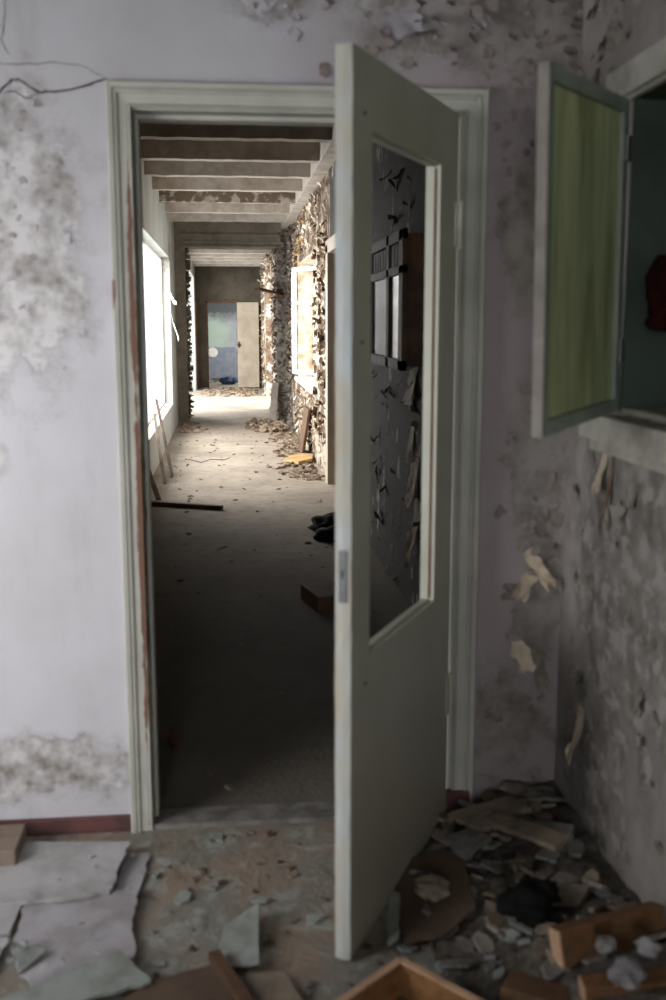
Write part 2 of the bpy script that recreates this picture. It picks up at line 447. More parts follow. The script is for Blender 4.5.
# peeled paint on the front-room walls
def scatter_flakes(n, fn, nrm, wr_, cr, rng, parent, mat, name='peeling_paint'):
    bm = bmesh.new()
    for _ in range(n):
        p = fn(rng); w = rng.uniform(*wr_)
        flake(bm, p, nrm, rng.uniform(-.9,.9)+(PI if rng.random() < .6 else 0), w, w*rng.uniform(.6,1.5), rng.uniform(*cr), rng)
    o = obj(name, bm, mat, parent, True); o['kind'] = 'stuff'; return o
rg = random.Random(11)
FN = (0,-1,0)
scatter_flakes(80, lambda r: (min(.98,r.gauss(.64,.2)), FY, r.uniform(2.19,2.48)), FN, (.012,.045), (.2,1.3), rg, wf, M['flake_mauve'])
scatter_flakes(40, lambda r: (r.uniform(.76,.98), FY, r.uniform(1.9,2.5)), FN, (.008,.03), (.1,.8), rg, wf, M['flake_mauve'])
scatter_flakes(34, lambda r: (min(.98,r.gauss(.91,.05)), FY, r.uniform(.12,1.9)), FN, (.01,.035), (.1,.8), rg, wf, M['flake_mauve'])
scatter_flakes(26, lambda r: (r.gauss(.14,.05), FY, r.gauss(2.34,.03)), FN, (.01,.03), (.2,.9), rg, wf, M['flake_lilac'])
scatter_flakes(70, lambda r: (r.uniform(-.75,-.42), FY, r.gauss(1.78,.14)), FN, (.006,.02), (.1,.7), rg, wf, M['flake_lilac'])
RN = (-1,0,0)
scatter_flakes(60, lambda r: (RX, r.uniform(1.7,2.94), r.uniform(.1,1.15)), RN, (.015,.05), (.1,.7), rg, wr, M['flake_grey'])
scatter_flakes(60, lambda r: (RX, r.uniform(1.7,2.94), r.uniform(2.14,2.6)), RN, (.015,.06), (.2,1.1), rg, wr, M['flake_grey'])
for p, n_, rot, w, h, cu, ma, par in [
    ((.665,FY,2.36),FN,PI-.5,.05,.10,.9,'flake_lilac',wf), ((.60,FY,2.33),FN,PI+.4,.05,.06,1.4,'flake_lilac',wf),
    ((.56,FY,2.30),FN,PI,.04,.05,1.5,'flake_lilac',wf), ((.47,FY,2.37),FN,PI,.12,.12,.5,'flake_lilac',wf),
    ((.88,FY,.83),FN,PI-.6,.05,.13,.7,'flake_cream',wf), ((.90,FY,.76),FN,PI+.5,.05,.10,.9,'flake_cream',wf),
    ((.84,FY,.73),FN,PI+.1,.07,.05,.8,'flake_grey',wf), ((.86,FY,.55),FN,PI-.1,.06,.09,.7,'flake_cream',wf),
    ((.92,FY,.53),FN,PI,.05,.13,.6,'flake_grey',wf), ((.82,FY,.36),FN,PI+.5,.06,.07,.9,'flake_grey',wf),
    ((RX,2.74,.42),RN,PI,.06,.15,.5,'flake_cream',wr), ((RX,2.64,1.17),RN,PI-.1,.05,.12,.4,'flake_cream',wr), ((RX,2.58,1.18),RN,PI,.03,.2,.25,'flake_brown',wr),
    ((RX,2.3,2.45),RN,PI-.3,.09,.16,.6,'flake_grey',wr), ((RX,2.5,2.35),RN,PI+.2,.08,.12,.9,'flake_grey',wr)]:
    bm = bmesh.new()
    flake(bm, p, n_, rot, w, h, cu, rg, 6, 6)
    obj('paint_flake', bm, M[ma], par, True)

# ------------------------------------------------------------------ hatch in the right wall
hz = struct('trim_2', boxes([((RX-.022,HY0-.1,HZ1),(RX,2.70,HZ1+.075)), ((RX-.012,HY0-.1,HZ1-.012),(RX+.02,HY1+.02,HZ1))], bev=.006), M['sill'], 'grey plaster moulding above the green hatch')
hs = struct('trim_3', boxes([((RX-.06,HY0-.1,HZ0-.075),(RX+.0,2.69,HZ0-.006)), ((RX-.04,HY0-.1,HZ0-.105),(RX,2.66,HZ0-.075))], bev=.007), M['sill'], 'thick grey painted sill below the green hatch')
t2 = empty('wall_niche', (RX, HY1, HZ0)); tag(t2, 'dark teal recess of the hatch in the right wall', 'niche', kind='structure')
def lp(o, par):   # keep world-space mesh when parented to a moved empty
    o.parent = par; o.matrix_parent_inverse = Matrix.Translation(par.location).inverted() if par.rotation_euler.z == 0 else (Matrix.Translation(par.location)@Matrix.Rotation(par.rotation_euler.z,4,'Z')).inverted()
    return o
lp(obj('lining_side', B((RX+.0,HY1-.02,HZ0),(RX+.3,HY1,HZ1)), M['niche']), t2)
lp(obj('lining_back', B((RX+.28,HY0,HZ0),(RX+.33,HY1,HZ1)), M['niche']), t2)
lp(obj('lining_top', B((RX+.0,HY0,HZ1-.015),(RX+.3,HY1-.02,HZ1)), M['nichetop']), t2)
lp(obj('lining_bottom', B((RX-.0,HY0,HZ0),(RX+.3,HY1-.02,HZ0+.015)), M['sill']), t2)
# open green sash
ang = math.atan2(2.1-2.545, .63-.975); LW = math.hypot(.63-.975, 2.1-2.545)
LW *= .955; sash = empty('hatch_door', (.982, 2.535, 1.282), ang); sash.rotation_euler = (0, math.radians(2.2), ang)
tag(sash, 'open green hatch door with grey-green frame hinged on the right wall', 'hatch door')
SH = .742; fw = .042; th = .024
fr = boxes([((0,-th,0),(fw,0,SH)), ((LW-fw+.01,-th,0),(LW-.006,0,SH)), ((fw,-th,0),(LW-fw+.01,0,fw*.8)), ((fw,-th,SH-fw*.8),(LW-fw+.01,0,SH))], bev=.003)
obj('frame', fr, M['greenframe'], sash)
obj('frame_edge', B((LW-.006,-th,0),(LW,0,SH)), M['sashedge'], sash)
obj('panel', B((fw-.004,-th+.008,fw*.8-.004),(LW-fw+.014,-.010,SH-fw*.8+.004)), M['green'], sash)
for z in (.12,.6): obj('hinge', B((-.012,-.012,z),(.02,.004,z+.06), bev=.002), M['steel'], sash)
# dark red rag in the niche
rag = bmesh.new(); lump(rag, (RX+.085,2.46,HZ0+.31), .062, 1.1, 3, 3); lump(rag, (RX+.10,2.45,HZ0+.25), .06, 1.0, 5, 3)
bar_between(rag, (RX+.12,2.44,HZ0+.015), (RX+.12,2.45,HZ0+.28), .02, .02)
tag(obj('dark_red_bouquet', rag, M['darkred'], None, True), 'dark red crumpled bunch standing inside the green hatch recess', 'bunch')

# ------------------------------------------------------------------ the open glazed door
DA = 1.077
door = empty('door_1', (.645, 2.934, .008), PI+DA)
tag(door, 'open cream-grey door with a tall empty glazed opening, swung towards the viewer', 'door', kind='structure')
LW_, LH, T = .80, 2.055, .040
u0, u1, z0, z1 = .168, .682, .722, 1.900
lf = boxes([((.005,-T,0),(u0,0,LH)), ((u1,-T,0),(LW_-.004,0,LH)), ((u0,-T,0),(u1,0,z0)), ((u0,-T,z1),(u1,0,LH))])
# chamfer the opening lip
obj('leaf', lf, M['leaf'], door)
e = bmesh.new(); N = 60; prev = None
for i in range(N+1):
    z = LH*i/N; j1, j2 = random.uniform(0,.0025), random.uniform(0,.0025)
    if random.random() < .12: j1 += .003
    row = [e.verts.new((LW_-.004,-T,z)), e.verts.new((LW_-j1,-T+j2,z)), e.verts.new((LW_+.001,-T*.5,z)), e.verts.new((LW_-j2,-j1,z)), e.verts.new((LW_-.004,0,z))]
    if prev:
        for k in range(4): e.faces.new([prev[k], prev[k+1], row[k+1], row[k]])
    prev = row
obj('leaf_edge', e, M['leafedge'], door)
bd = boxes([((u0,-T+.006,z0),(u0+.005,-.016,z1)), ((u1-.005,-T+.006,z0),(u1,-.016,z1)), ((u0+.005,-T+.006,z0),(u1-.005,-.016,z0+.005)), ((u0+.005,-T+.006,z1-.005),(u1-.005,-.016,z1))])
obj('glazing_bead', bd, M['leaf'], door)
obj('putty_line', boxes([((u0-.001,-.015,z0+.01),(u0+.0025,-.010,z1-.01)), ((u1-.0025,-.015,z0),(u1+.001,-.010,z0+.05))]), M['redline'], door)
sh = bmesh.new()
vs = [sh.verts.new(p) for p in ((u1-.003,-.02,z0+.003),(u1-.045,-.02,z0+.003),(u1-.028,-.02,z0+.02),(u1-.012,-.02,z0+.07),(u1-.003,-.02,z0+.1))]
vv = [sh.verts.new(v.co+V((0,.003,0))) for v in vs]
sh.faces.new(vs); sh.faces.new(vv[::-1])
for i in range(5): sh.faces.new([vs[(i+1)%5], vs[i], vv[i], vv[(i+1)%5]])
obj('glass_shard', sh, M['pane'], door)
for z in (.33,1.70):
    bm = bmesh.new(); box(bm, (-.012,-.006,z),(.026,.003,z+.12), .002)
    r = bmesh.ops.create_cone(bm, cap_ends=True, segments=14, radius1=.007, radius2=.007, depth=.13, matrix=Matrix.Translation((-.004,.006,z+.06)))
    obj('hinge', bm, M['winframe'] if z > 1 else M['leaf'], door)
lk = obj('lock_plate', B((LW_-.001,-T*.75,.875),(LW_+.003,-T*.25,.995), bev=.001), M['steel'], door)
obj('keyhole', B((LW_+.0025,-T*.55,.93),(LW_+.0035,-T*.45,.95)), M['black'], lk)
for p in ((.73,0,1.93),(.71,0,.66),(.74,0,1.45)):
    bm = bmesh.new(); bmesh.ops.create_icosphere(bm, subdivisions=2, radius=.0045, matrix=Matrix.Translation(p)); obj('nail_head', bm, M['crack'], door)

# ------------------------------------------------------------------ hallway shell
LX = -.75; R2 = .95; HC = 3.08
PY, PY2 = 16.0, 16.35       # partition
FY3 = 24.4
# left wall with window (y 9.6-13.2)
struct('wall_hall_left', boxes([((LX-.12,FY2,0),(LX,9.2,HC)), ((LX-.12,14.5,0),(LX,PY,HC)), ((LX-.12,9.2,0),(LX,14.5,.40)), ((LX-.12,9.2,2.36),(LX,14.5,HC))]), M['hallleft'], 'pale left wall of the hallway around the glaring window')
# right wall: door opening y 8.35-9.75, window y 11.2-14.0
struct('wall_hall_near', boxes([((R2,FY2,0),(R2+.3,8.3,HC)),((R2,8.3,2.17),(R2+.3,9.7,HC))]), M['nearright'], 'dark stripped right wall at the near end of the hallway')
hr = struct('wall_hall_right', boxes([((R2,9.7,0),(R2+.3,11.2,HC)), ((R2,14.0,0),(R2+.3,PY,HC)), ((R2,11.2,0),(R2+.3,14.0,.78)), ((R2,11.2,2.26),(R2+.3,14.0,HC))]), M['hallright'], 'heavily flaking right wall of the hallway around the window')
struct('ceiling_hall', B((-.87,FY2,HC),(1.6,28.4,HC+.12)), M['ceil'], 'grey slab ceiling above the ribs of the hallway')
pt = struct('wall_partition', boxes([((LX-.12,PY,0),(-.595,PY2,HC)), ((.765,PY,0),(1.3,PY2,HC)), ((-.595,PY,2.60),(.765,PY2,HC))]), M['header'], 'grey partition with a wide opening halfway down the hallway')
BX0, BX1 = -.70, .80
bl = struct('wall_annex_left', boxes([((BX0-.1,PY2,0),(BX0,17.2,HC)), ((BX0-.1,23.6,0),(BX0,FY3,HC)), ((BX0-.1,17.2,2.5),(BX0,23.6,HC))]), M['hallleft'], 'left wall beyond the partition with bright floor-length openings')
br = struct('wall_annex_right', boxes([((BX1,PY2,0),(BX1+.12,18.4,HC)), ((BX1,21.6,0),(BX1+.12,FY3,HC)), ((BX1,18.4,2.1),(BX1+.12,21.6,HC))]), M['hallright'], 'right wall beyond the partition with a bright floor-length opening')
fe = struct('wall_far', boxes([((-.80,FY3,0),(-.42,FY3+.25,HC)), ((.24,FY3,0),(1.6,FY3+.25,HC)), ((-.42,FY3,1.95),(.24,FY3+.25,HC))]), simple('dark_end_wall_paint', lin(84,78,68), lin(66,62,54), 3, .9, .1, .3, .01), 'dark grey end wall of the hallway with the far doorway')
struct('wall_end', B((-.80,28.2,0),(1.6,28.4,HC)), M['farwall'], 'mouldy pale green and blue wall seen through the far doorway')
struct('wall_end_left', B((-.88,FY3+.0,0),(-.80,28.4,HC)), M['hallleft'], 'left wall of the far room')
struct('wall_end_right', boxes([((1.6,FY3+.25,0),(1.7,25.2,HC)),((1.6,27.6,0),(1.7,28.4,HC)),((1.6,25.2,0),(1.7,27.6,.6)),((1.6,25.2,2.5),(1.7,27.6,HC))]), M['hallleft'], 'right wall of the far room with a window opening')
# frame and corner strip at the far doorway
struct('trim_4', boxes([((-.47,FY3-.03,0),(-.42,FY3,1.99)), ((-.47,FY3-.03,1.95),(.26,FY3,2.0))]), M['wooddark'], 'dark frame of the far doorway')
struct('trim_5', boxes([((-.70,FY3-.05,0),(-.66,FY3,2.0))]), M['redline'], 'reddish strip at the left corner beside the far doorway')

# ribs
ys = [4.0,5.08,6.16,7.24,8.3,9.36,10.38,11.46,12.6,13.75,14.9]
for i, y in enumerate(ys):
    d = .17 if y > 9.9 else .2
    bm = bmesh.new(); N = 40; 
    box(bm, (LX,y,2.885),(R2-.12,y+.13,HC))
    bmesh.ops.subdivide_edges(bm, edges=[e for e in bm.edges if abs(e.verts[0].co.x-e.verts[1].co.x) > .5], cuts=30)
    for v in bm.verts:
        if v.co.z < 3: v.co.z += .006*noise.noise(V((v.co.x*8, y*3, 0))); v.co.y += .006*noise.noise(V((v.co.x*9, y*5, 4)))
    words = {4.0:'first',5.08:'second',6.16:'third',7.24:'fourth',8.3:'fifth',9.36:'sixth',10.38:'seventh',11.46:'eighth',12.6:'ninth',13.75:'tenth',14.9:'eleventh'}[y]
    o = struct('trim_%d' % (10+i), bm, M['rib_stain'] if y in (12.6,) else M['rib'], words.capitalize()+' whitewashed ceiling rib of the hallway counted from the front doorway')
    o['group'] = 'hallway ceiling ribs'
for i, y in enumerate([17.2,18.3,19.4,20.5,21.6,22.7,23.8]):
    o = struct('trim_%d' % (30+i), B((BX0,y,2.74),(BX1,y+.13,HC)), M['rib'], ['First','Second','Third','Fourth','Fifth','Sixth','Last'][i]+' ceiling rib beyond the partition'); o['group'] = 'ribs beyond the partition'
struct('trim_6', B((R2-.12,FY2,2.87),(R2,PY,HC)), M['rib'], 'pale ledge along the top of the right hallway wall')
struct('trim_7', boxes([((-.595,PY-.02,2.68),(.765,PY,2.70)), ((-.595,PY-.035,2.60),(.765,PY,2.63)), ((-.62,PY-.03,2.78),(.8,PY,2.80))]), M['header'], 'stepped moulding on the partition lintel')

# left window: frame
w1 = empty('window_1', (LX-.2, 11.4, .5)); tag(w1, 'glaring overexposed window in the left hallway wall', 'window', kind='structure')
lp(obj('window_frame', boxes([((LX-.12,9.2,.40),(LX-.11,9.24,2.36)), ((LX-.12,14.46,.40),(LX-.11,14.5,2.36)), ((LX-.12,9.24,.40),(LX-.11,14.46,.43)), ((LX-.12,9.24,2.33),(LX-.11,14.46,2.36))]), M['winframe']), w1)
lp(obj('window_sill', B((LX-.1,9.2,.395),(LX+.005,14.5,.41), bev=.003), M['winframe']), w1)
w2 = empty('window_2', (R2+.2, 12.6, .78)); tag(w2, 'white framed window in the flaking right hallway wall', 'window', kind='structure')
lp(obj('window_frame', boxes([((R2+.2,11.2,.78),(R2+.26,11.28,2.26)), ((R2+.2,13.92,.78),(R2+.26,14.0,2.26)), ((R2+.2,12.55,.78),(R2+.26,12.66,2.26)), ((R2+.2,11.2,.78),(R2+.26,14.0,.86)), ((R2+.2,11.2,2.18),(R2+.26,14.0,2.26)), ((R2+.2,11.2,1.7),(R2+.26,14.0,1.76))], bev=.004), M['winframe']), w2)
lp(obj('window_sill', B((R2-.05,11.15,.74),(R2+.2,14.05,.785), bev=.006), M['winframe']), w2)
lp(obj('reveal_lining', boxes([((R2+.0,13.985,.785),(R2+.2,14.0,2.26)),((R2,11.2,2.245),(R2+.2,14.0,2.26))]), M['flake_cream']), w2)
# open casement leaf inside window 2
cas = bmesh.new()
for a, b in [((0,-.02,0),(.05,.02,1.3)), ((.5,-.02,0),(.55,.02,1.3)), ((0,-.02,0),(.55,.02,.05)), ((0,-.02,1.25),(.55,.02,1.3)), ((0,-.02,.85),(.55,.02,.89))]: box(cas, a, b)
ce = obj('casement', cas, M['winframe']); ce.matrix_world = Matrix.Translation((R2+.19,12.66,.87))@Matrix.Rotation(math.radians(125),4,'Z')
ce.parent = w2; ce.matrix_parent_inverse = Matrix.Translation(w2.location).inverted()
# right hall door near (ajar, brown)
d2 = empty('door_2', (R2+.1, 9.65, 0)); tag(d2, 'closed dull brown door with pale casing in the right hallway wall', 'door', kind='structure')
lp(obj('door_leaf', B((R2+.1,8.35,0),(R2+.14,9.65,2.13)), M['wooddark']), d2)
lp(obj('door_casing', boxes([((R2-.03,9.62,0),(R2+.12,9.80,2.20)), ((R2-.03,8.2,0),(R2+.12,8.34,2.20)), ((R2-.03,8.2,2.12),(R2+.12,9.8,2.24))], bev=.005), M['cream']), d2)
hd = bmesh.new(); bar_between(hd, (R2+.1,8.5,1.0), (R2+.04,8.5,1.0), .02, .02, .004); bar_between(hd, (R2+.05,8.5,1.0), (R2+.05,8.62,1.0), .018, .018, .004)
lp(obj('door_handle', hd, M['steel']), d2)

# far cream door
d3 = empty('door_3', (.25, FY3-.03, 0), math.radians(0)); tag(d3, 'cream door folded back beside the far doorway', 'door', kind='structure')
lp(obj('door_leaf', B((.245,FY3-.09,.02),(.74,FY3-.05,1.96), bev=.004), M['cream']), d3)
kb = bmesh.new(); bmesh.ops.create_uvsphere(kb, u_segments=12, v_segments=8, radius=.035, matrix=Matrix.Translation((.28,FY3-.12,1.0))); box(kb, (.27,FY3-.12,.99),(.29,FY3-.085,1.01)); box(kb,(.262,FY3-.094,.93),(.298,FY3-.088,1.07))
lp(obj('door_knob', kb, M['wooddark'], None, True), d3)

# hallway flaking paint
def hall_flakes(n, yr, zr, x, nrm, mat, wr_, cr, parent, avoid=(), rng=rg):
    bm = bmesh.new(); k = 0
    while k < n:
        y = rng.uniform(*yr); z = rng.uniform(*zr)
        if any(a <= y <= b and c <= z <= d for a, b, c, d in avoid): continue
        if noise.noise(V((y*1.3, z*1.3, 2))) < rng.uniform(-.5,.25): continue
        w = rng.uniform(*wr_); flake(bm, (x, y, z), nrm, rng.choice((0,PI))+rng.uniform(-.8,.8), w, w*rng.uniform(.6,1.4), rng.uniform(*cr), rng, 3, 3); k += 1
    o = obj('peeling_paint', bm, mat, parent, True); o['kind'] = 'stuff'
av = ((11.1,14.1,.7,2.3),)
hall_flakes(900, (9.85,PY), (.05,2.85), R2, RN, M['flake_cream'], (.02,.07), (.2,1.3), hr, av)
hall_flakes(420, (9.85,PY), (.05,2.85), R2, RN, M['flake_brown'], (.015,.06), (.2,1.3), hr, av)
hall_flakes(260, (14.2,PY), (.05,2.85), R2, RN, M['flake_grey'], (.04,.11), (.3,1.6), hr, av)
nw = bpy.data.objects['wall_hall_near']
hall_flakes(200, (4.0,8.2), (.05,2.85), R2, RN, M['flake_brown'], (.02,.07), (.3,1.6), nw)
avb = ((18.3,21.7,0,2.15),)
hall_flakes(260, (PY2,FY3), (.05,2.85), BX1, RN, M['flake_cream'], (.04,.1), (.4,1.4), br, avb)
hall_flakes(160, (PY2,FY3), (.05,2.85), BX1, RN, M['flake_brown'], (.04,.1), (.4,1.6), br, avb)
# rough broken edges of the partition opening (both sides)
bm = bmesh.new()
for _ in range(260):
    z = rg.uniform(.05,2.6); flake(bm, (-.595, rg.uniform(PY,PY2), z), (1,0,0), rg.choice((0,PI))+rg.uniform(-1,1), rg.uniform(.04,.1), rg.uniform(.04,.1), rg.uniform(.4,1.6), rg, 2, 2)
for _ in range(520):
    z = rg.uniform(.05,2.85); x = .765
    if rg.random() < .5: flake(bm, (x, rg.uniform(PY,PY2), min(z,2.6)), (-1,0,0), rg.choice((0,PI))+rg.uniform(-1,1), rg.uniform(.03,.09), rg.uniform(.03,.09), rg.uniform(.4,1.4), rg, 2, 2)
    else: flake(bm, (rg.uniform(.77,.94), PY, z), (0,-1,0), rg.choice((0,PI))+rg.uniform(-1,1), rg.uniform(.03,.09), rg.uniform(.03,.09), rg.uniform(.4,1.4), rg, 2, 2)
o = obj('peeling_paint', bm, M['flake_grey'], pt, True); o['kind'] = 'stuff'
# yellowish mould tufts high on the right wall
bm = bmesh.new()
for _ in range(36): flake(bm, (R2, rg.gauss(13.6,.4), rg.gauss(2.55,.2)), RN, rg.uniform(0,6), rg.uniform(.02,.07), rg.uniform(.02,.06), rg.uniform(.4,1.5), rg, 3, 3)
o = obj('peeling_paint', bm, M['yellowwood'], hr, True); o['kind'] = 'stuff'
# large torn edge strips along window 2's near side
bm = bmesh.new()
for k in range(110):
    z = rg.uniform(.3,2.5); flake(bm, (R2, rg.choice((11.15,10.2,10.6))+rg.uniform(-.12,.12), z), RN, PI/2*rg.choice((1,-1))+rg.uniform(-.5,.5), rg.uniform(.03,.09), rg.uniform(.03,.07), rg.uniform(.5,1.6), rg, 3, 3)
o = obj('peeling_paint', bm, M['flake_brown'], hr, True); o['kind'] = 'stuff'

# glazed wall cabinet (seen through the empty pane)
cb = empty('wall_cabinet', (R2, 5.2, 1.28)); tag(cb, 'dark glazed cabinet mounted on the near right hallway wall', 'cabinet')
lp(obj('carcass', B((R2-.13,4.77,1.30),(R2+.0,5.86,1.90), bev=.004), M['wooddark']), cb)
lp(obj('door_frame', boxes([((R2-.155,4.75,1.28),(R2-.13,4.86,1.92)), ((R2-.155,5.80,1.28),(R2-.13,5.88,1.92)), ((R2-.155,5.16,1.28),(R2-.13,5.24,1.92)), ((R2-.155,4.75,1.28),(R2-.13,5.88,1.33)), ((R2-.155,4.75,1.72),(R2-.13,5.88,1.76)), ((R2-.155,4.75,1.87),(R2-.13,5.88,1.92))], bev=.003), M['wooddark']), cb)
lp(obj('glass_pane', B((R2-.142,4.86,1.33),(R2-.134,5.16,1.72)), M['glass']), cb)
lp(obj('glass_pane', B((R2-.142,5.24,1.33),(R2-.134,5.80,1.72)), M['glass']), cb)
for k in range(10): lp(obj('grille_bar', B((R2-.145,4.88+k*.092,1.765),(R2-.132,4.92+k*.092,1.865)), M['board']), cb)
# pale plaster patches below the cabinet
bm = bmesh.new()
for y, z, w, h in [(5.3,1.27,.3,.16),(5.35,1.17,.2,.1),(5.28,1.0,.12,.2),(5.15,.85,.16,.3),(5.1,.62,.2,.3),(5.3,.78,.1,.15)]:
    flake(bm, (R2, y, z), RN, PI+rg.uniform(-.2,.2), w, h, .25, rg, 7, 7)
o = obj('plaster_patch', bm, M['flake_cream'], nw, True)

# ------------------------------------------------------------------ things in the hallway
def thing(name, bm, m, label, cat, group=None, smooth=False, kind=None):
    return tag(obj(name, bm, m, None, smooth), label, cat, group, kind)
bm = bmesh.new(); bar_between(bm, (-.60,9.75,.012), (-.735,10.55,.60), .03, .015, .003); thing('wooden_stick', bm, M['woodgrey'], 'thin wooden slat leaning on the left hallway wall, nearer of two', 'stick')
bm = bmesh.new(); bar_between(bm, (-.56,10.3,.012), (-.735,10.9,.72), .03, .015, .003); thing('wooden_stick', bm, M['woodgrey'], 'taller wooden slat leaning below the bright left window', 'stick')
bm = bmesh.new(); bar_between(bm, (-.60,8.85,.012), (-.735,9.2,.3), .04, .02, .003); thing('wooden_stick', bm, M['woodgrey'], 'short slat leaning at the left wall just behind the dark bar', 'stick')
bm = bmesh.new(); bar_between(bm, (-.66,8.64,.02), (-.06,8.36,.02), .05, .035, .004); thing('dark_bar', bm, M['wooddark'], 'dark wooden bar lying across the left side of the hallway floor', 'bar')
bm = bmesh.new(); bar_between(bm, (.84,12.0,.02), (.918,12.0,.53), .03, .6, .003); thing('leaning_board', bm, M['wooddark'], 'dark board leaning below the right hallway window', 'board')
bm = bmesh.new(); slab(bm, [(.60,11.25,.045),(.78,11.62,.05),(.93,11.5,.06),(.90,11.15,.05),(.74,10.98,.04)], .03, .004, .1); thing('yellow_plank', bm, M['yellowwood'], 'yellowish split plank flat on the hallway floor at the right', 'plank')
bm = bmesh.new(); box(bm, (-.09,-.16,0),(.12,.14,.09), .01, Matrix.Translation((.50,5.42,.0))@Matrix.Rotation(.25,4,'Z')); thing('wooden_block', bm, M['wooddark'], 'squared wooden block on the dark hallway floor beside the open door edge', 'block')
thing('dark_cloth', (lambda b: (lump(b, (.74,7.4,.05), .15, .5, 4, 3), lump(b, (.72,7.1,.04), .12, .45, 8, 3), b)[2])(bmesh.new()), M['black'], 'black crumpled cloth by the right hallway wall', 'cloth', smooth=True)
bm = bmesh.new(); slab(bm, [(-.23,3.62,.06),(-.19,3.6,.03),(-.19,3.52,.02),(-.235,3.54,.04)], .012, .004, .03); thing('red_scrap', bm, M['redbrown'], 'small red scrap just inside the doorway at the left', 'scrap')
bm = bmesh.new(); bar_between(bm, (.80,15.95,1.93), (.45,15.5,1.99), .10, .03, .004); bar_between(bm, (.80,15.97,1.85), (.8,15.97,2.0), .1,.04); thing('wall_bracket', bm, M['wooddark'], 'dark board sticking out from the right side of the partition', 'board')
bm = bmesh.new(); bar_between(bm, (.66,15.7,0.015), (.73,15.93,.6), .10, .02, .002); thing('leaning_lath', bm, M['board'], 'grey lath leaning at the right foot of the partition opening', 'lath')
for i, (p, rot, w, h, cu, lab) in enumerate([((-.75,14.52,1.9),PI+1.1,.09,.3,.5,'torn white paper strip curling off the left window edge, upper one'), ((-.75,14.51,1.75),PI+.2,.10,.5,.35,'long torn white paper strip hanging at the left window edge')]):
    bm = bmesh.new(); flake(bm, p, (1,0,0), rot, w, h, cu, rg, 5, 6); thing('torn_paper', bm, M['paper'], lab, 'paper', smooth=True)
# debris drifts (nobody could count the crumbs)
def drift(n, fn, sz, mat, label, name='debris'):
    bm = bmesh.new()
    for _ in range(n):
        p = fn(rg); r = rg.uniform(*sz); shard(bm, (p[0],p[1],p[2]+r*.12), r, r*.35, .5, .7, rg)
    return thing(name, bm, mat, label, 'debris', kind='stuff')
drift(420, lambda r: (R2-.06-min(.5,abs(r.gauss(0,.16))), r.uniform(9.9,14.2), .0), (.015,.06), M['hallrubble'], 'flakes and crumbs drifted along the foot of the right hallway wall', 'plaster_debris')
drift(150, lambda r: (R2-.15-min(.5,abs(r.gauss(0,.2))), r.uniform(14.35,15.8), .02), (.03,.11), M['hallrubble'], 'darker debris heap before the right side of the partition', 'plaster_debris')
drift(120, lambda r: (LX+.10+abs(r.gauss(0,.10)), r.uniform(14.4,15.85), .0), (.02,.08), M['hallrubble'], 'debris at the foot of the left partition pier', 'plaster_debris')
drift(60, lambda r: (r.uniform(-.7,.85), r.uniform(3.2,9.5), .0), (.008,.03), M['hallrubble'], 'crumbs scattered over the dark near hallway floor', 'plaster_debris')
drift(60, lambda r: (r.uniform(-.62,.45), r.uniform(9.5,14.3), .0), (.008,.03), M['hallrubble'], 'crumbs scattered over the pale hallway floor', 'plaster_debris')
drift(130, lambda r: (r.uniform(-.58,.65), r.uniform(21.5,24.2), .0), (.03,.1), M['hallrubble'], 'debris on the floor before the far doorway', 'plaster_debris')
drift(70, lambda r: (r.uniform(-.6,.6), r.uniform(26.5,28), .0), (.04,.14), M['greybits'], 'rubble on the far room floor', 'rubble')
bm = bmesh.new(); lump(bm, (.02,25.9,.08), .2, .5, 6, 3); thing('blue_rag', bm, simple('dark_blue_cloth', lin(60,74,104), lin(40,46,64), 9), 'dark blue rag on the floor inside the far doorway', 'rag', smooth=True)
bm = bmesh.new(); bmesh.ops.create_cone(bm, cap_ends=True, segments=24, radius1=.13, radius2=.13, depth=.03, matrix=Matrix.Translation((-.37,28.185,.72))@Matrix.Rotation(PI/2,4,'X')); obj('round_disc', bm, M['paper'], bpy.data.objects['wall_end'])
# hallway floor crack
bm = bmesh.new(); pts = [(-.45,11.6),(-.3,11.3),(-.2,11.55),(-.05,11.5),(.02,11.7)]; pr = None
for x, y in pts:
    q = (bm.verts.new((x,y-.035,.0015)), bm.verts.new((x,y+.035,.0015)))
    if pr: bm.faces.new([pr[0], q[0], q[1], pr[1]])
    pr = q
obj('crack', bm, M['crack'], hfloor)

# ------------------------------------------------------------------ loose sheets and tiles in the front room
def sheet(pts, th, mat, label, jit=.004, name='floor_sheet', cat='sheet'):
    return thing(name, slab(bmesh.new(), pts, th, jit, .022), mat, label, cat)
sheet([(-.545,2.545,.018),(-.36,2.56,.02),(-.251,2.60,.024),(-.257,2.47,.02),(-.243,2.281,.018),(-.465,2.193,.016),(-.54,2.35,.018)], .012, M['sheet'], 'large ragged dusty sheet in the middle of the left floor', .007)
sheet([(-.66,2.86,.030),(-.298,2.80,.045),(-.33,2.56,.030),(-.45,2.535,.030),(-.65,2.535,.028)], .008, M['sheet2'], 'smooth grey sheet lying against the skirting, uppermost at left')
sheet([(-.30,2.80,.012),(-.245,2.79,.012),(-.253,2.60,.012),(-.34,2.56,.012)], .010, M['sheet'], 'narrow dusty strip between the smooth sheet and the doorway')
sheet([(-.275,2.276,.045),(-.195,2.17,.030),(-.514,2.07,.022),(-.56,2.13,.022)], .008, M['greentile'], 'greenish pale sheet with a pointed corner at the bottom left')
sheet([(-.75,2.53,.020),(-.55,2.535,.022),(-.556,2.415,.020),(-.75,2.40,.018)], .010, M['sheet2'], 'pale tile at the left picture edge below the smooth sheet', .003, 'floor_tile', 'tile')
sheet([(-.75,2.39,.016),(-.555,2.40,.018),(-.575,2.2,.016),(-.75,2.15,.014)], .010, M['sheet2'], 'second pale tile at the left picture edge, nearer the viewer', .003, 'floor_tile', 'tile')
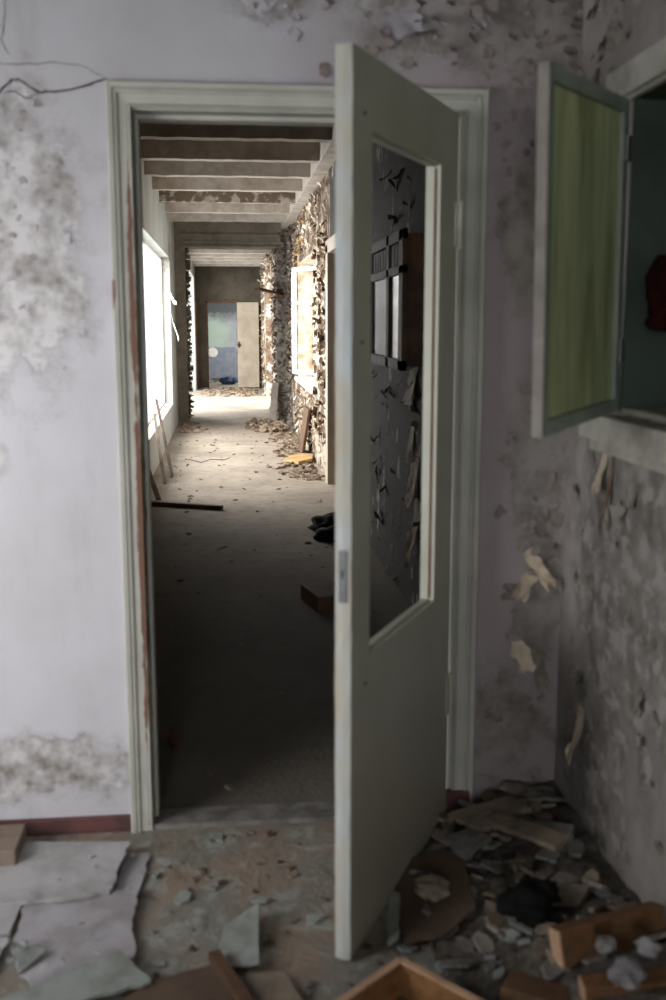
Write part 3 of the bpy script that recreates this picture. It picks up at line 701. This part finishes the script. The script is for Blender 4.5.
sheet([(-.54,2.36,.030),(-.45,2.31,.034),(-.50,2.24,.022)], .006, M['greentile'], 'small triangular greenish chip resting on the ragged sheet', .002, 'tile_shard', 'shard')
bm = bmesh.new(); box(bm, (-.80,2.72,.0),(-.60,2.88,.075), .006); thing('wooden_block', bm, M['woodgrey'], 'brown wooden block against the skirting at the left picture edge', 'block')
sheet([(-.035,2.40,.012),(.055,2.445,.045),(.05,2.215,.030),(-.055,2.225,.010)], .006, M['greentile'], 'bluish grey tile raised on its right edge in the doorway approach', .002, 'floor_tile', 'tile')
bm = bmesh.new(); bar_between(bm, (-.055,2.255,.03), (.03,2.04,.03), .03, .025, .003); thing('dark_stick', bm, M['wooddark'], 'dark brown stick pointing from the bottom edge to the doorway', 'stick')
sheet([(-.20,2.19,.018),(-.06,2.235,.020),(.0,2.09,.016),(-.05,1.98,.014),(-.35,1.98,.014),(-.28,2.1,.016)], .010, M['card'], 'brownish flat sheet at the bottom edge left of the dark stick', .004)
sheet([(.02,2.20,.016),(.105,2.185,.022),(.155,2.05,.018),(.05,2.0,.014)], .008, M['beige'], 'beige sheet at the bottom edge right of the dark stick', .003)
sheet([(.43,2.64,.03),(.62,2.64,.06),(.60,2.36,.05),(.50,2.28,.03),(.40,2.27,.02)], .006, M['card'], 'brown card sheet lying behind the foot of the open door', .004, 'card_sheet')
sheet([(.40,2.50,.03),(.425,2.47,.035),(.39,2.28,.03),(.36,2.26,.02)], .005, M['greentile'], 'narrow pale strip beside the foot of the open door', .002, 'tile_shard', 'shard')

# rubble heap on the right
def heap_h(x, y):
    k = max(0, min(1, (x-.45)/.5))
    return .005+.085*k*k*(3-2*k)+.022*noise.noise(V((x*9,y*9,1)))*k + (.07*max(0,min(1,(2.35-y)/.5)) if x > .62 else 0)*min(1,max(0,(x-.62)/.1))
bm = bmesh.new(); NX, NY = 44, 110; g = []
for j in range(NY+1):
    row = []
    for i in range(NX+1):
        x = .46+(.988-.46)*i/NX; y = 1.5+(2.955-1.5)*j/NY
        if y > 2.9 and x < .76: hh = .004
        else: hh = heap_h(x, y)
        if i == 0: hh = -.01
        row.append(bm.verts.new((x, y, max(-.01, hh+.008*noise.noise(V((x*40,y*40,3))))) ))
    g.append(row)
for j in range(NY):
    for i in range(NX): bm.faces.new([g[j][i], g[j][i+1], g[j+1][i+1], g[j+1][i]])
thing('rubble_heap', bm, M['rubble'], 'dusty mound of fine rubble banked against the right wall', 'rubble', kind='stuff')
mats = ['beige','greybits','beige','flake_grey','greybits','greentile']
for k in range(120):
    x = rg.uniform(.5,.95); y = rg.uniform(2.02,2.93)
    if x < .70 and y > 2.86: continue
    r = rg.uniform(.014,.05) if k % 5 else rg.uniform(.05,.075)
    bm = shard(bmesh.new(), (x, y, heap_h(x,y)+.008+r*.1), r, rg.uniform(.004,.012), .45, .6, rg)
    thing('tile_shard', bm, M[mats[k % 6]], 'broken piece of tile or plaster on the rubble between open door and right wall', 'shard', 'shards on the rubble by the right wall')
for k in range(80):
    x = rg.uniform(-.22,.5); y = rg.uniform(2.1,2.93)
    u = (.645-x)/.474; 
    r = rg.uniform(.005,.018) if k % 6 else rg.uniform(.02,.035)
    bm = shard(bmesh.new(), (x, y, .004+r*.12), r, rg.uniform(.003,.006), .22, .7, rg)
    thing('tile_shard', bm, M[['greentile','greybits','greybits','beige','flake_grey','card'][k % 6]], 'small chip scattered on the muddy floor before the doorway', 'shard', 'chips on the floor before the doorway')
for k in range(24):
    x = rg.uniform(-.62,-.27); y = rg.uniform(2.2,2.8)
    bm = shard(bmesh.new(), (x, y, .040+.003), rg.uniform(.004,.016), .003, .2, .7, rg)
    thing('tile_shard', bm, M['sheet2' if k%2 else 'greentile'], 'tiny pale chip lying on the dusty sheets at left', 'shard', 'chips on the dusty sheets')
# named bigger pieces on the heap
for pts, m, lab in [
    ([(.62,2.79,.09),(.80,2.80,.13),(.84,2.70,.14),(.68,2.66,.10)], 'beige', 'pale flat slab of plaster at the back of the rubble near the door casing'),
    ([(.70,2.68,.12),(.74,2.70,.13),(.88,2.46,.18),(.82,2.42,.17)], 'beige', 'long beige plaster slab slanting down the middle of the rubble'),
    ([(.58,2.66,.08),(.66,2.70,.09),(.70,2.60,.11),(.62,2.56,.08)], 'greybits', 'greyish plaster slab left of the long beige slab')]:
    sheet(pts, .014, M[m], lab, .006, 'plaster_slab', 'slab')
bm = bmesh.new(); lump(bm, (.50,2.44,.06), .042, .5, 12, 3); thing('plaster_lump', bm, M['beige'], 'pale plaster lump on the brown card behind the open door', 'lump')
bm = bmesh.new(); lump(bm, (.70,2.27,.11), .06, .55, 21, 3); lump(bm, (.75,2.30,.12), .045, .5, 22, 3); thing('black_rag', bm, M['black'], 'sooty black crumpled rag in front of the rubble', 'rag', smooth=True)

# drawer / tray at the bottom edge
tray = empty('wooden_tray', (.362, 2.09, .0), 0); tag(tray, 'orange-brown wooden drawer with pale rim, its corner at the bottom edge', 'drawer')
apex = V((.362,2.085,.0)); dl = (V((.13,1.88,0))-V((.362,2.085,0))).normalized(); dr = (V((.55,1.87,0))-V((.362,2.085,0))).normalized()
LLn, LRn = .42, .40
for d_, L_, nm in ((dl,LLn,'side'),(dr,LRn,'side')):
    bm = bmesh.new(); bar_between(bm, apex+V((0,0,.055)), apex+d_*L_+V((0,0,.055)), .016, .09, .002); lp(obj(nm, bm, M['wood']), tray)
    bm = bmesh.new(); bar_between(bm, apex+V((0,0,.102)), apex+d_*L_+V((0,0,.102)), .017, .005, .001); lp(obj('rim', bm, M['woodpale']), tray)
for d_, L_, q in ((dl,LLn,dr*LRn),(dr,LRn,dl*LLn)):
    bm = bmesh.new(); bar_between(bm, apex+q+V((0,0,.055)), apex+q+d_*L_+V((0,0,.055)), .016, .09, .002); lp(obj('side', bm, M['wood']), tray)
bm = bmesh.new(); slab(bm, [apex+V((0,0,.022)), apex+dl*LLn+V((0,0,.022)), apex+dl*LLn+dr*LRn+V((0,0,.022)), apex+dr*LRn+V((0,0,.022))], .01); lp(obj('bottom', bm, M['card']), tray)

# planks bottom right
def plank(p, q, w, t, m, label, endm=None, roll=0):
    e_ = empty('wooden_plank', p); tag(e_, label, 'plank')
    bm = bmesh.new(); bar_between(bm, p, q, w, t, .003, roll); lp(obj('board', bm, M[m]), e_)
    d = (V(q)-V(p)).normalized(); bm = bmesh.new(); bar_between(bm, V(p)-d*.003, V(p)+d*.002, w-.004, t-.004, 0, roll); lp(obj('sawn_end', bm, M[endm or 'woodpale']), e_)
plank((.70,2.03,.145), (.965,2.10,.15), .045, .08, 'plank', 'thick brown plank pointing at the right wall, rearmost of three', roll=-.3)
plank((.715,1.90,.12), (.96,1.88,.14), .05, .06, 'plank', 'brown plank with pale sawn end at the bottom right corner')
plank((.58,2.0,.075), (.80,1.86,.07), .07, .05, 'wooddark', 'dark brown plank lying low between tray and right planks', 'wooddark')
for i, (p, r, s, lab) in enumerate([((.79,1.86,.19),.035,31,'white plaster lump between the two right planks, largest'), ((.865,1.93,.20),.024,33,'white plaster lump nearest the right wall, on the rubble'), ((.775,1.94,.205),.022,36,'grey plaster lump leaning on the thick plank')]):
    bm = bmesh.new(); lump(bm, p, r, .75, s, 2); thing('plaster_lump', bm, M['white' if i < 2 else 'greybits'], lab, 'lump')

# ------------------------------------------------------------------ light
def area(name, loc, tgt, sx, sy, pw, col=(1,1,1), spread=180):
    l = bpy.data.lights.new(name, 'AREA'); l.shape = 'RECTANGLE'; l.size = sx; l.size_y = sy; l.energy = pw; l.color = col; l.spread = math.radians(spread)
    o = bpy.data.objects.new(name, l); C.objects.link(o); o.location = loc
    o.rotation_euler = (V(tgt)-V(loc)).to_track_quat('-Z','Y').to_euler(); return o
area('left_window_daylight', (-2.15,1.4,1.25), (-.9,2.96,.9), 1.3, 1.3, 19, (1,.99,.985), 88)
area('back_window_daylight', (-.6,-2.5,1.6), (.1,3,.9), .35, 1.3, 19, (.96,.98,1.0), 120)
area('hall_left_daylight', (-2.3,12.2,2.1), (.3,12.2,.6), 5.0, 2.2, 520, (1,.97,.93))
area('hall_right_daylight', (2.4,12.8,1.8), (0,13.0,.8), 2.6, 1.4, 50, (1,.97,.92))
area('annex_left_daylight', (-2.6,20.3,2.2), (0,20.4,.0), 2.2, 1.8, 420, (1,.99,.97))
area('annex_right_daylight', (2.7,20.0,2.0), (0,20.2,.0), 2.0, 1.6, 240, (1,.99,.97))
area('far_room_daylight', (2.1,26.4,1.6), (0,27,1.0), 2.2, 1.8, 120, (.98,.99,1))

w = bpy.data.worlds.new('overcast'); bpy.context.scene.world = w; w.use_nodes = True
w.node_tree.nodes['Background'].inputs[0].default_value = (.93,.97,1,1); w.node_tree.nodes['Background'].inputs[1].default_value = 4

# ------------------------------------------------------------------ camera
cam = bpy.data.cameras.new('camera'); co = bpy.data.objects.new('camera', cam); C.objects.link(co)
cam.sensor_fit = 'VERTICAL'; cam.sensor_height = 36; cam.lens = 37.44; cam.clip_start = .05
tlt, yaw = .1689, .1007
F = V((math.sin(yaw)*math.cos(tlt), math.cos(yaw)*math.cos(tlt), -math.sin(tlt)))
co.location = (0,0,1.5); co.rotation_euler = F.to_track_quat('-Z','Y').to_euler()
cam.dof.use_dof = True; cam.dof.focus_distance = 12; cam.dof.aperture_fstop = 3.0
bpy.context.scene.camera = co
sc = bpy.context.scene
sc.view_settings.view_transform = 'Standard'; sc.view_settings.look = 'None'; sc.view_settings.exposure = -0.15
